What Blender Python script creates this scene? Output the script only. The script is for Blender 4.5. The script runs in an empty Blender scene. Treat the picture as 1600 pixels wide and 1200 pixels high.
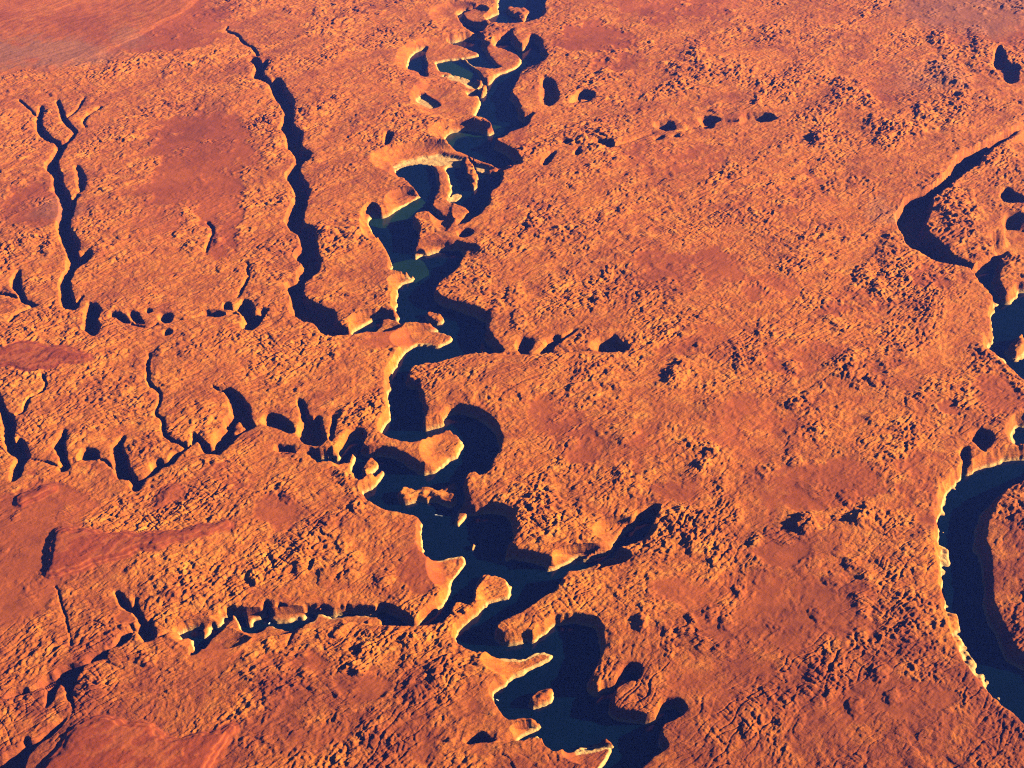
import bpy, math, random
import numpy as np

# ------------------------------------------------------------------ camera
S = bpy.context.scene
H_CAM = 6000.0                      # metres above the plateau
DEP = math.radians(42.0)            # how far the camera looks down
HFOV = math.radians(47.0)
cam_d = bpy.data.cameras.new('camera')
cam = bpy.data.objects.new('camera', cam_d)
S.collection.objects.link(cam)
cam.location = (0, 0, H_CAM)
cam.rotation_euler = (math.pi / 2 - DEP, 0, 0)
cam_d.sensor_fit = 'HORIZONTAL'
cam_d.angle = HFOV
cam_d.clip_start = 10.0
cam_d.clip_end = 400000.0
S.camera = cam
S.render.resolution_x, S.render.resolution_y = 1024, 768

# ------------------------------------------------------------------ sky, sun, exposure
SUN_EL = math.radians(21.0)
SUN_AZ = math.radians(86.0)         # clockwise from +Y (away from the camera): low on the right
w = bpy.data.worlds.new('World'); S.world = w; w.use_nodes = True
nt = w.node_tree; nt.nodes.clear()
sky = nt.nodes.new('ShaderNodeTexSky'); sky.sky_type = 'NISHITA'; sky.sun_disc = False
sky.sun_elevation = SUN_EL; sky.sun_rotation = SUN_AZ; sky.altitude = 6000; sky.air_density = 0.35; sky.dust_density = 0.0; sky.ozone_density = 3.0
bg = nt.nodes.new('ShaderNodeBackground'); bg.inputs['Strength'].default_value = 0.05
wo = nt.nodes.new('ShaderNodeOutputWorld')
nt.links.new(sky.outputs[0], bg.inputs[0]); nt.links.new(bg.outputs[0], wo.inputs[0])
sun_d = bpy.data.lights.new('sun', 'SUN'); sun_d.energy = 5.0; sun_d.angle = math.radians(0.5)
sun_d.color = (1.0, 0.82, 0.52)
sun = bpy.data.objects.new('sun', sun_d); S.collection.objects.link(sun)
_sx, _sy, _sz = math.sin(SUN_AZ) * math.cos(SUN_EL), math.cos(SUN_AZ) * math.cos(SUN_EL), math.sin(SUN_EL)
from mathutils import Vector
sun.rotation_euler = Vector((_sx, _sy, _sz)).to_track_quat('Z', 'Y').to_euler()
sun.location = (9000, 6000, 9000)
S.view_settings.view_transform = 'Standard'; S.view_settings.look = 'None'
S.view_settings.exposure = 1.78; S.view_settings.gamma = 1.0; S.view_settings.use_curve_mapping = False
S.cycles.max_bounces = 4; S.cycles.diffuse_bounces = 0; S.cycles.glossy_bounces = 2
S.cycles.volume_bounces = 1; S.cycles.use_denoising = False; S.cycles.filter_width = 1.15
try: S.cycles.denoiser = 'OPENIMAGEDENOISE'
except Exception: pass

# ------------------------------------------------------------------ survey of the canyon outlines
# outlines are read off the photograph and laid on the level ground of the plateau (z = 0)
F = 800.0 / math.tan(HFOV / 2)
# points of land inside the bends slope down to the water: (x, y, rx, ry, drop in metres)
SLIP = [(560,957,50,11,42),(480,962,62,14,44),(400,970,62,18,44),(330,988,52,20,38),(845,1029,75,26,72),(790,918,42,34,48),(722,882,45,36,62),(708,702,42,28,48),(690,527,65,20,68),(650,400,18,14,55),(640,313,32,16,58),(580,345,14,24,45),(645,437,32,12,55),(588,500,36,14,50),
        (720,803,15,24,50),(795,865,12,14,45),(857,886,20,12,55),(925,868,50,14,60),(975,828,40,16,45),(900,880,40,10,60),(940,1175,50,18,65),(842,1138,36,12,65),(600,733,20,10,45),
        (705,92,70,30,50),(715,150,60,32,48),(690,250,90,24,58),(640,262,30,14,50),(785,92,50,22,45),(692,300,20,50,48),(735,275,16,28,40),(720,22,40,16,30),(725,205,45,14,40),(772,258,24,8,50),(725,325,25,14,40),(690,390,50,12,30),(540,712,20,16,45),(600,965,30,10,40)]
SLIP = [(a, b, c, d, min(h * (1.4 if b > 280 else 1.35), 82)) for a, b, c, d, h in SLIP]
def slip(x, y):
    d = 0.0 * x
    for sx, sy, rx, ry, h in SLIP:
        q = np.clip(1.0 - np.sqrt(((x - sx) / (1.25 * rx)) ** 2 + ((y - sy) / (1.25 * ry)) ** 2), 0, 1)
        d = np.maximum(d, h * (1 - (1 - np.minimum(1.0, q * 1.9)) ** 2))
    return d
def ground(p):
    zz = float(slip(np.float64(p[0]), np.float64(p[1])))
    x, y = (p[0] - 800.0) / F, (600.0 - p[1]) / F
    dy = math.cos(DEP) + y * math.sin(DEP)
    dz = -math.sin(DEP) + y * math.cos(DEP)
    t = (H_CAM + zz) / -dz
    return (x * t, dy * t)
def to_photo(X, Y, Z=0.0):
    zc = Y * math.cos(DEP) + (H_CAM - Z) * math.sin(DEP)
    yc = Y * math.sin(DEP) - (H_CAM - Z) * math.cos(DEP)
    return 800 + F * X / zc, 600 - F * yc / zc

D = 100.0            # canyon depth to the water
WATER_Z = -D

west_bank = [(577,697),(567,692),(574,680),(565,666),(550,669),(535,682),(526,695),(529,712),(541,724),(552,704),(550,718),(552,737),(564,750),(582,740),(600,729),(583,743),(568,752),(567,762),(577,777),(595,791),(625,797),(645,802),(660,807),(657,820),(656,837),(660,857),(672,872),(685,874),(700,871),(727,867),(729,880),(720,892),(707,907),(696,927),(675,945),(647,967),(640,958),(625,950),(612,942),(600,938),(592,942),(592,955),(598,963),(600,972),(622,976),(660,976),(685,972),(700,962),(706,950),(711,938),(722,938),(735,944),(741,935),(744,915),(752,898),(772,897),(790,902),(797,910),(799,929),(785,932),(760,937),(742,947),(727,960),(715,975),(712,990),(717,1000),(742,1015),(772,1025),(790,1029),(820,1029),(830,1022),(845,1018),(866,1021),(860,1030),(835,1042),(800,1052),(780,1060),(770,1072),(775,1090),(785,1105),(800,1122),(825,1132),(844,1136),(820,1146),(795,1151),(772,1156),(762,1144),(750,1142),(730,1152),(737,1159),(762,1159),(800,1157),(822,1157),(837,1146),(847,1150),(860,1165),(875,1172),(900,1174),(930,1170),(952,1162),(957,1170),(952,1182),(935,1197),(915,1215),(895,1260)]
river_main = [(615,263),(632,256),(650,253),(664,251),(674,258),(684,270),(686,285),(684,300),(679,310),(676,320),(690,333),(697,343),(690,343),(680,337),(670,329),(655,330),(645,338),(655,350),(654,365),(652,378),(648,392),(647,404),(660,396),(672,389),(695,381),(717,375),(726,385),(725,400),(718,412),(708,424),(692,435),(680,447),(682,457),(700,466),(720,472),(740,477),(752,484),(766,485),(764,502),(762,524),(775,530),(790,552),(752,551),(720,554),(700,560),(686,564),(667,564),(652,569),(642,572),(638,585),(645,592),(656,590),(657,600),(662,620),(667,637),(667,645),(662,656),(675,654),(695,649),(692,643),(705,634),(725,630),(745,636),(762,646),(778,660),(786,685),(782,705),(768,722),(767,738),(752,742),(743,735),(730,740),(728,748),(731,770),(738,781),(727,780),(717,797),(712,817),(722,808),(732,797),(745,786),(770,784),(790,790),(803,800),(807,820),(806,838),(796,858),(790,872),(800,866),(815,859),(837,862),(852,877),(857,889),(882,880),(897,872),(907,868),(915,875),(935,866),(952,850),(970,835),(985,822),(995,808),(1005,796),(1020,788),(1032,790),(1032,800),(1022,815),(1012,833),(1000,845),(985,852),(965,866),(935,880),(900,889),(885,896),(874,912),(870,923),(847,933),(827,950),(807,960),(795,965),(782,970),(776,980),(790,989),(810,985),(822,982),(835,986),(860,967),(872,959),(895,956),(917,958),(935,964),(943,980),(946,1005),(940,1027),(925,1050),(922,1062),(932,1072),(942,1065),(965,1060),(970,1050),(982,1036),(1000,1036),(1005,1048),(998,1062),(967,1072),(957,1095),(960,1105),(987,1107),(1010,1115),(1027,1112),(1035,1097),(1047,1089),(1065,1091),(1077,1105),(1062,1120),(1036,1130),(1035,1145),(1045,1165),(1025,1182),(1000,1200),(980,1260)] + west_bank[::-1] + [(590,695),(607,697),(625,702),(645,715),(657,722),(675,726),(695,722),(705,715),(720,707),(722,690),(717,677),(700,675),(675,682),(650,691),(620,687),(600,677),(595,665),(602,650),(612,637),(607,620),(606,600),(605,580),(612,570),(620,555),(632,542),(650,536),(670,538),(685,541),(705,533),(710,525),(690,517),(660,510),(630,503),(622,496),(607,496),(597,500),(595,510),(570,518),(547,520),(547,507),(565,507),(580,500),(595,490),(610,487),(619,487),(616,475),(616,455),(627,442),(650,435),(625,426),(610,417),(614,402),(602,380),(580,355),(576,344),(582,333),(602,325),(630,322),(657,307),(647,297),(630,277)]

# (name, water?, depth, wall run, polygon, label)
C = []
def canyon(kind, poly, depth=None, run=None):
    C.append(dict(kind=kind, poly=poly, wet=kind in ('river', 'lake'), depth=depth or D + 28, run=run or 34))
canyon('river', river_main)
canyon('river', [(775,-40),(872,-40),(855,-2),(849,6),(852,18),(846,27),(825,33),(800,36),(785,35),(770,36),(763,30),(760,22),(768,15),(777,8)])
canyon('river', [(777,1),(800,-2),(790,3),(765,6),(745,10),(730,17),(722,20),(728,29),(740,34),(758,33),(762,38),(754,47),(740,49),(729,41),(720,30),(715,19),(725,12),(745,5)])
canyon('river', [(699,60),(715,52),(732,49),(752,48),(756,55),(755,68),(761,76),(764,86),(775,96),(785,103),(770,105),(748,102),(738,101),(733,97),(730,91),(722,89),(735,87),(751,83),(735,75),(720,69),(706,67)])
canyon('river', [(680,95),(700,91),(722,89),(731,96),(738,102),(748,108),(755,120),(752,124),(735,121),(715,117),(700,112),(690,110),(684,104)])
canyon('river', [(670,70),(652,74),(642,82),(635,95),(639,107),(655,111),(662,118),(670,118),(666,110),(668,97),(664,88),(664,80)])
canyon('river', [(769,65),(775,56),(790,50),(797,47),(803,55),(808,66),(818,69),(828,60),(832,51),(846,60),(848,72),(856,82),(850,93),(838,98),(820,104),(811,112),(810,120),(803,130),(799,141),(806,150),(813,163),(814,176),(838,174),(828,183),(826,194),(812,201),(797,205),(785,215),(773,218),(790,225),(803,233),(808,242),(815,248),(816,255),(804,258),(795,258),(785,263),(775,262),(765,256),(745,250),(730,243),(718,238),(706,233),(700,225),(695,214),(699,206),(712,200),(735,197),(752,200),(762,205),(770,195),(764,188),(748,181),(741,178),(746,170),(752,157),(750,148),(735,150),(730,143),(742,140),(752,130),(754,122),(764,120),(780,111),(795,107),(808,102),(815,95),(815,88),(805,82),(790,75),(778,73)])
canyon('river', [(695,260),(710,256),(725,254),(733,262),(750,264),(770,266),(784,263),(787,275),(780,290),(765,300),(767,317),(752,332),(727,350),(715,349),(726,338),(737,329),(727,322),(705,316),(699,311),(706,297),(705,287),(700,275)])
canyon('river', [(717,360),(727,356),(740,360),(738,367),(722,371)])
canyon('lake', [(1660,690),(1600,696),(1575,699),(1550,705),(1530,712),(1510,726),(1497,744),(1480,757),(1475,780),(1472,800),(1474,820),(1471,840),(1475,865),(1479,890),(1480,905),(1484,925),(1485,945),(1494,965),(1495,982),(1508,1005),(1515,1026),(1530,1045),(1545,1065),(1575,1093),(1600,1115),(1680,1190),(1680,1040),(1600,1018),(1585,1010),(1578,990),(1568,970),(1553,945),(1550,915),(1551,880),(1541,840),(1545,810),(1552,793),(1575,765),(1600,750),(1680,715)], D + 28, 70)
canyon('lake', [(1580,672),(1590,650),(1600,646),(1680,640),(1680,692),(1600,694),(1585,690)], D + 28, 60)
canyon('lake', [(1521,417),(1535,408),(1550,403),(1562,398),(1566,412),(1562,430),(1568,448),(1573,457),(1585,450),(1600,438),(1680,425),(1680,650),(1600,588),(1587,573),(1572,562),(1562,548),(1546,542),(1545,523),(1557,516),(1556,500),(1554,477),(1560,467),(1557,457),(1540,440)], D + 28, 60)
# dry side canyons
canyon('river', [(541,722),(500,722),(497,716),(482,707),(462,706),(475,700),(492,698),(505,700),(520,697),(529,712)], D + 28, 34)
canyon('side_canyon', [(463,672),(473,656),(471,640),(466,624),(472,622),(480,640),(487,652),(495,647),(503,649),(504,662),(510,676),(508,690),(495,696),(480,694),(470,684)], 110, 34)
canyon('side_canyon', [(512,683),(514,668),(520,654),(526,650),(525,662),(520,680),(519,690)], 90, 30)
canyon('side_canyon', [(430,699),(436,692),(458,694),(461,703),(450,708),(438,706)], 80, 30)
canyon('side_canyon', [(402,660),(410,655),(418,645),(430,643),(445,650),(455,660),(463,672),(455,676),(440,670),(425,664),(412,661)], 90, 30)
canyon('side_canyon', [(330,602),(345,606),(357,604),(370,610),(382,624),(392,637),(394,660),(405,662),(392,670),(375,677),(357,697),(342,712),(320,707),(316,700),(310,690),(300,697),(280,711),(267,727),(250,732),(237,745),(225,751),(215,770),(207,762),(207,752),(186,748),(178,730),(175,703),(190,687),(197,680),(192,697),(200,717),(206,738),(217,746),(233,742),(237,727),(250,717),(265,719),(272,708),(292,700),(300,692),(302,677),(312,679),(320,690),(332,695),(332,684),(353,667),(351,657),(362,646),(362,632),(357,616)], 110, 32)
canyon('side_canyon', [(122,717),(132,703),(148,700),(154,705),(155,719),(140,720),(125,721)], 80, 30)
canyon('side_canyon', [(85,698),(92,690),(100,675),(105,672),(103,690),(104,712),(104,722),(120,718),(112,728),(105,738),(97,738),(96,725),(90,710)], 90, 30)
canyon('side_canyon', [(-70,590),(0,612),(5,630),(12,645),(22,650),(25,665),(22,690),(36,685),(45,705),(46,716),(40,725),(35,740),(28,752),(18,755),(20,740),(25,722),(28,716),(15,705),(8,700),(8,680),(3,650),(0,634),(-70,620)], 100, 32)
canyon('side_canyon', [(65,163),(69,172),(64,190),(72,205),(82,214),(93,219),(105,217),(115,209),(118,205),(108,197),(100,188),(94,172),(90,152),(96,165),(103,182),(113,197),(122,204),(116,213),(106,222),(100,232),(90,250),(92,262),(98,270),(97,286),(105,295),(110,311),(120,300),(126,303),(118,315),(115,330),(108,348),(112,360),(120,370),(125,381),(121,398),(135,392),(146,393),(140,408),(122,418),(114,430),(109,444),(115,465),(119,474),(128,466),(132,463),(122,478),(119,486),(104,482),(98,472),(96,442),(110,416),(107,392),(96,372),(91,346),(99,322),(85,287),(84,272),(71,257),(87,238),(91,223),(73,218),(60,205),(58,185)], 130, 34)
canyon('side_canyon', [(117,262),(122,255),(130,265),(135,285),(130,298),(122,300),(122,285)], 60, 34)
canyon('side_canyon', [(134,483),(140,472),(150,474),(160,485),(153,497),(152,503),(158,510),(152,522),(147,528),(138,520),(130,512),(135,500)], 120, 32)
for q in ([(172,493),(178,487),(190,488),(197,497),(203,506),(195,505),(183,497),(175,497)], [(201,490),(208,486),(217,488),(220,496),(227,507),(215,506),(205,500)], [(247,492),(252,487),(268,487),(271,495),(266,504),(254,503),(248,497)], [(229,484),(237,482),(239,487),(233,489)], [(257,520),(262,515),(270,517),(268,523),(260,524)], [(318,487),(325,483),(340,483),(350,488),(356,491),(345,495),(330,493),(320,491)]):
    canyon('alcove', q, 75, 28)
canyon('side_canyon', [(350,473),(358,471),(364,479),(372,474),(382,467),(392,468),(396,478),(397,488),(403,487),(412,482),(420,483),(415,493),(408,503),(402,510),(392,516),(382,514),(378,508),(382,500),(380,490),(372,485),(362,485),(350,482)], 110, 32)
canyon('side_canyon', [(391,94),(399,88),(408,97),(420,93),(418,103),(411,116),(422,126),(435,121),(442,128),(452,145),(461,160),(459,178),(457,194),(466,203),(475,207),(469,226),(480,235),(488,240),(484,250),(474,253),(467,262),(472,276),(485,292),(482,310),(476,330),(473,347),(486,350),(493,358),(495,375),(497,392),(501,405),(499,422),(486,432),(475,441),(472,457),(490,470),(510,477),(522,483),(527,500),(533,506),(547,513),(560,508),(570,512),(565,519),(546,521),(520,523),(507,520),(497,503),(480,500),(462,490),(450,480),(460,476),(457,460),(449,440),(470,434),(466,422),(479,412),(465,402),(462,392),(475,382),(470,367),(455,357),(447,342),(464,310),(460,290),(447,272),(465,255),(464,240),(450,231),(452,212),(437,200),(445,192),(446,170),(430,150),(422,130),(396,122),(402,102)], 140, 36)
canyon('river', [(592,955),(578,957),(564,950),(550,950),(530,952),(520,947),(512,942),(500,939),(487,942),(481,952),(479,962),(462,962),(450,967),(437,967),(425,965),(425,950),(424,940),(416,936),(412,945),(414,960),(395,965),(391,976),(385,965),(386,957),(377,945),(362,945),(347,960),(349,972),(332,974),(317,992),(315,985),(317,972),(297,975),(270,982),(282,986),(277,997),(297,990),(300,1010),(297,1020),(310,1020),(327,1000),(350,977),(360,967),(366,959),(375,970),(377,982),(395,987),(407,985),(417,974),(440,977),(450,981),(462,979),(475,972),(490,967),(498,953),(512,960),(525,962),(540,960),(562,959),(592,959)], D + 28, 32)
canyon('alcove', [(433,945),(437,940),(445,940),(450,947),(450,955),(440,955)], 70, 28)
canyon('side_canyon', [(180,926),(184,923),(190,926),(197,935),(205,945),(212,940),(215,932),(217,945),(222,958),(228,968),(240,960),(250,955),(235,968),(243,980),(245,990),(240,996),(228,1000),(220,995),(213,985),(205,978),(212,978),(218,975),(215,965),(205,955),(195,952),(188,943)], 90, 30)
canyon('side_canyon', [(205,984),(203,995),(198,1000),(190,1008),(180,1010),(170,1012),(165,1020),(165,1028),(155,1030),(140,1035),(125,1050),(122,1058),(115,1075),(112,1085),(117,1110),(112,1100),(100,1075),(92,1068),(88,1080),(80,1100),(72,1105),(75,1090),(72,1072),(60,1073),(45,1082),(25,1090),(12,1086),(25,1078),(45,1072),(60,1070),(65,1060),(75,1055),(90,1050),(100,1042),(115,1037),(135,1035),(143,1025),(155,1017),(170,1010),(182,1005),(190,990),(200,985)], 90, 30)
canyon('side_canyon', [(108,1120),(100,1130),(85,1145),(65,1160),(45,1175),(40,1200),(30,1240),(-60,1240),(-60,1190),(0,1182),(20,1172),(38,1165),(42,1150),(50,1160),(70,1150),(85,1135)], 90, 34)
canyon('side_canyon', [(20,440),(25,430),(31,420),(33,430),(34,445),(37,460),(45,470),(60,478),(52,480),(40,474),(30,465),(22,450)], 90, 34)
canyon('side_canyon', [(1700,150),(1600,192),(1565,209),(1525,230),(1500,243),(1490,262),(1472,282),(1450,296),(1422,305),(1414,320),(1402,338),(1416,367),(1421,381),(1440,393),(1462,403),(1487,410),(1521,417),(1522,411),(1493,402),(1480,388),(1466,376),(1452,366),(1446,348),(1456,330),(1458,308),(1472,302),(1485,292),(1507,272),(1532,256),(1536,243),(1550,226),(1575,216),(1590,222),(1610,222),(1700,195)], 170, 46)
canyon('side_canyon', [(1552,368),(1560,363),(1576,360),(1572,348),(1574,335),(1592,332),(1605,335),(1680,330),(1680,395),(1600,400),(1580,395),(1562,398),(1556,392),(1560,380)], 150, 46)
canyon('side_canyon', [(1567,300),(1575,292),(1583,300),(1600,310),(1680,320),(1592,318),(1575,318),(1568,312)], 90, 40)
for q in ([(1520,680),(1530,670),(1548,671),(1556,685),(1548,700),(1535,705),(1528,695)], [(1505,700),(1515,695),(1516,715),(1512,722),(1506,715)],
          [(660,137),(675,135),(692,136),(695,142),(690,150),(682,155),(672,148)], [(691,158),(702,156),(716,157),(708,163),(693,164)], [(605,207),(616,208),(612,218),(606,228),(602,224)],
          [(846,132),(850,120),(858,118),(868,127),(873,140),(872,155),(861,165),(850,160),(846,148)], [(882,158),(895,155),(905,142),(913,139),(928,143),(930,150),(920,157),(905,159)], [(1022,196),(1027,190),(1045,188),(1054,189),(1055,203),(1040,204)], [(1024,213),(1035,209),(1040,216),(1028,219)], [(1050,212),(1058,208),(1064,215)], [(1095,182),(1105,179),(1120,182),(1128,186),(1118,192),(1113,201),(1100,200)], [(1157,188),(1163,177),(1180,175),(1202,175),(1212,180),(1216,184),(1205,189),(1185,191),(1160,194)], [(925,222),(940,216),(955,218),(962,227),(955,230),(945,226)], [(855,240),(868,232),(868,240),(855,258),(850,255)], [(900,236),(907,228),(909,238),(902,243)], [(880,219),(890,217),(897,221),(888,224)],
          [(808,543),(812,530),(820,526),(832,528),(834,540),(825,551),(815,552)], [(833,550),(845,545),(858,530),(870,523),(880,526),(895,518),(905,513),(898,522),(880,533),(868,540),(862,551),(848,551),(836,553)], [(925,543),(935,530),(955,525),(962,523),(970,534),(983,542),(983,549),(970,552),(940,551),(927,547)],
          
          [(1552,100),(1560,72),(1570,80),(1575,98),(1595,100),(1592,125),(1580,130),(1568,120)]):  # last outline: pit carved to stand in for shade on the hills
    canyon('alcove', q, 70, 34)
MUD = [[(612,256),(640,250),(665,243),(690,238),(712,243),(735,250),(752,256),(775,262),(760,266),(738,262),(700,258),(685,262),(660,253),(632,257),(618,262)],
       [(690,116),(715,113),(740,120),(750,128),(747,138),(735,138),(725,127),(705,122)], [(699,312),(708,297),(724,295),(714,305)],
       [(648,150),(660,142),(672,150),(685,158),(690,165),(675,170),(655,162)], [(1556,392),(1540,405),(1522,414),(1545,400),(1560,380)]]
for q in MUD[:4]: canyon('river', q)
# narrow slots: centre line and width in photo pixels
SLOTS = [([(244,992),(258,988),(274,982)], 4.5), ([(204,985),(214,980)], 5), ([(428,700),(440,703),(465,706)], 5), ([(392,668),(400,662),(412,657)], 5), ([(154,718),(166,722),(178,732)], 4), ([(158,500),(166,499),(174,495)], 4), ([(354,490),(368,487),(382,492)], 4), ([(418,486),(434,483),(452,481)], 3.5), ([(104,730),(114,724),(124,719)], 3.5), ([(46,718),(70,722),(96,730)], 2.6),
         ([(1536,244),(1552,228),(1572,216),(1604,196)], 9), ([(268,497),(290,498),(320,489)], 2.6), ([(120,1040),(60,1070),(10,1090)], 5), ([(895,888),(915,877),(940,866),(965,848)], 9), ([(905,152),(935,150)], 3), ([(1060,205),(1095,196)], 3), ([(1126,188),(1160,188)], 4), ([(960,228),(1022,206)], 3),
         ([(234,552),(230,582),(234,600),(250,610),(251,625),(243,645),(256,655),(255,675),(265,687),(282,692),(292,699)], 5),
         ([(68,588),(73,602),(68,615),(50,620),(42,632),(38,645),(26,650)], 3.5), ([(203,506),(220,510),(235,511),(247,505)], 3),
         ([(386,412),(388,430),(385,443),(376,455),(370,465)], 3.5), ([(352,48),(358,40),(352,48),(372,54),(380,67),(397,76),(404,88)], 3.5),
         ([(15,505),(25,492),(45,482),(60,478)], 3.5), ([(-5,458),(15,461),(27,467)], 4), ([(790,553),(833,552),(870,551),(925,548)], 3),
         ([(85,915),(95,935),(103,965),(108,990),(114,1010)], 1.8), ([(30,155),(45,168),(58,182)], 3), ([(134,150),(120,172),(104,182)], 3), ([(160,165),(140,175),(128,190),(135,198)], 4),
         ([(450,1005),(458,985),(464,979)], 3), ([(325,345),(335,358),(327,375),(322,395)], 3.5)]
for pts, wd in SLOTS:
    L, R = [], []
    for i, p in enumerate(pts):
        a, b = pts[max(i - 1, 0)], pts[min(i + 1, len(pts) - 1)]
        dx, dy = b[0] - a[0], b[1] - a[1]; l = math.hypot(dx, dy) or 1
        L.append((p[0] - dy / l * wd / 2, p[1] + dx / l * wd / 2)); R.append((p[0] + dy / l * wd / 2, p[1] - dx / l * wd / 2))
    canyon('slot', L + R[::-1], 45, 18)

# land standing in the water: (name, height above water, polygon, label)
ISLANDS = [
 ('rock_island', 42, [(829,1088),(831,1080),(840,1073),(852,1067),(862,1068),(863,1077),(858,1083),(845,1089),(835,1092)], 'oval rock island alone in the wide lower reach of the river', 'island'),
 ('rock_islet', 24, [(737,845),(741,844),(742,852),(737,858),(735,854)], 'tiny pointed rock islet off the peninsula tip mid river', 'islet'),
 ('rock_islet', 30, [(664,480),(672,477),(688,481),(694,488),(686,492),(674,489)], 'small sunlit rock islet at the foot of the shaded canyon wall', 'islet'),
 ('rock_islet', 40, [(751,547),(749,540),(753,531),(757,535),(755,551)], 'thin upright rock sliver beside the dark alcove on the right bank', 'islet'),
 ('rock_islet', 36, [(567,729),(566,720),(572,712),(580,704),(590,716),(579,722),(573,734)], 'forked orange rock islet at the mouth of the left side canyon', 'islet'),
 ('rock_island', 40, [(621,762),(626,754),(642,753),(650,757),(656,753),(674,754),(683,758),(696,750),(712,746),(705,757),(711,771),(706,778),(694,772),(680,766),(662,769),(650,766),(640,771),(624,771)], 'long low rock island lying across the river below the second bend', 'island'),
 ('rock_islet', 60, [(363,672),(368,655),(375,652),(378,662),(384,665),(375,670),(366,675)], 'forked rock stack standing inside the shaded left side canyon', 'rock stack'),
 ('rock_islet', 40, [(792,4),(800,3),(811,6),(815,4),(829,9),(822,17),(818,30),(812,22),(808,13),(798,12)], 'spiky rock island in the farthest river pool at the top', 'island'),
 ('rock_islet', 50, [(752,134),(761,134),(759,143),(752,151)], 'small pale wedge islet in the upper river channel', 'islet'),
 ('rock_islet', 42, [(725,250),(731,249),(739,260),(746,274),(745,288),(740,293),(735,281),(728,267)], 'curved rock fin rising from the water beside the tan mudflat', 'rock fin'),
 ('rock_islet', 60, [(1585,541),(1589,526),(1600,516),(1604,530),(1593,545)], 'steep sunlit rock islet in the lake at the right edge', 'islet'),
]
SHALLOWS = [[(574,346),(582,330),(605,321),(632,319),(648,310),(655,304),(672,316),(655,322),(638,331),(615,339),(596,346)],
            [(608,398),(640,402),(660,402),(672,414),(662,430),(648,440),(625,430),(606,420)],
            [(695,224),(693,212),(702,203),(715,199),(740,197),(758,203),(750,209),(728,206),(712,212),(706,222),(706,235)],
            [(678,96),(700,90),(712,96),(726,103),(745,112),(754,123),(720,118),(690,111)],
            [(714,20),(725,12),(745,6),(767,3),(750,12),(728,21),(740,42),(755,46),(736,50),(722,36)], [(740,178),(752,172),(764,181),(787,184),(770,190)]]
# flat-topped red mesas: (height, polygon, label)
MESAS = [
 (18, [(-70,545),(0,545),(25,535),(50,532),(90,540),(120,545),(145,555),(152,563),(130,571),(100,573),(70,581),(45,584),(25,579),(0,576),(-70,580)], 'low dark red mesa at the left edge below the small alcoves'),
 (34, [(68,908),(66,893),(70,860),(76,832),(92,824),(130,826),(180,829),(220,831),(280,824),(325,818),(350,811),(370,817),(355,829),(320,843),(280,854),(230,864),(190,874),(150,887),(115,902),(92,903)], 'long smooth red mesa with banded cliffs and a shaded left end'),
 (24, [(20,793),(22,777),(55,760),(80,754),(93,760),(86,776),(60,787),(35,801)], 'small red mesa above the sand flat at far left'),
 (22, [(236,788),(240,770),(265,757),(276,750),(291,770),(294,783),(275,786),(250,796),(240,797)], 'small smooth tan butte with a shaded right edge'),
 (34, [(45,1250),(62,1195),(95,1155),(122,1124),(170,1114),(240,1127),(270,1147),(320,1137),(372,1126),(377,1142),(357,1168),(332,1205),(310,1250)], 'broad red sandy mesa at the bottom left corner'),
 (13, [(-400,-120),(420,-120),(330,-20),(290,20),(215,58),(165,84),(150,96),(118,98),(90,108),(75,112),(40,110),(0,122),(-40,120),(-400,150)], 'smooth hazy pink tableland filling the upper left corner'),
]
# smooth sand: (x, y, rx, ry, strength) in photo pixels
SAND = [(150,30,230,60,1),(320,225,95,55,.9),(305,290,85,40,1),(345,355,32,50,.9),(250,340,60,40,.5),(30,880,75,110,1),(60,800,90,50,.9),(560,1070,50,30,.9),(455,1035,60,30,.7),(330,1020,45,25,.6),
        (930,60,65,22,.9),(1050,10,110,25,.7),(975,100,50,18,.6),(1450,430,40,25,.8),(1490,640,28,20,.9),(1210,865,55,22,.9),(1270,760,120,40,.8),(1180,670,90,50,.6),(1030,420,45,35,.7),(1110,420,60,35,.7),(1200,450,50,30,.6),
        (1130,930,120,40,.7),(1240,960,160,70,.7),(1180,1080,170,60,.6),(1300,1100,130,40,.6),(1420,1090,70,40,.7),(1440,760,50,60,.5),(1240,560,60,30,.5),(870,650,45,35,.7),(905,700,45,30,.7),(1080,540,70,30,.5),(1330,480,60,25,.6),
        (1040,770,60,20,.5),(600,530,40,18,.8),(660,890,40,45,.8),(430,800,40,35,.8),(360,745,60,18,.6),(200,970,20,12,.8),(60,320,60,40,.7),(1560,610,35,45,.8),(1330,560,70,30,.4),(1000,700,60,40,.4),(1560,20,160,60,.6),(1400,130,60,30,.5),(700,1180,60,25,.5),(520,950,40,20,.3),
        (480,1120,120,60,.4),(620,1110,60,40,.4),(1060,250,90,30,.5),(1250,300,70,30,.4),(1180,330,60,25,.4),(720,1100,40,30,.4)]
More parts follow.
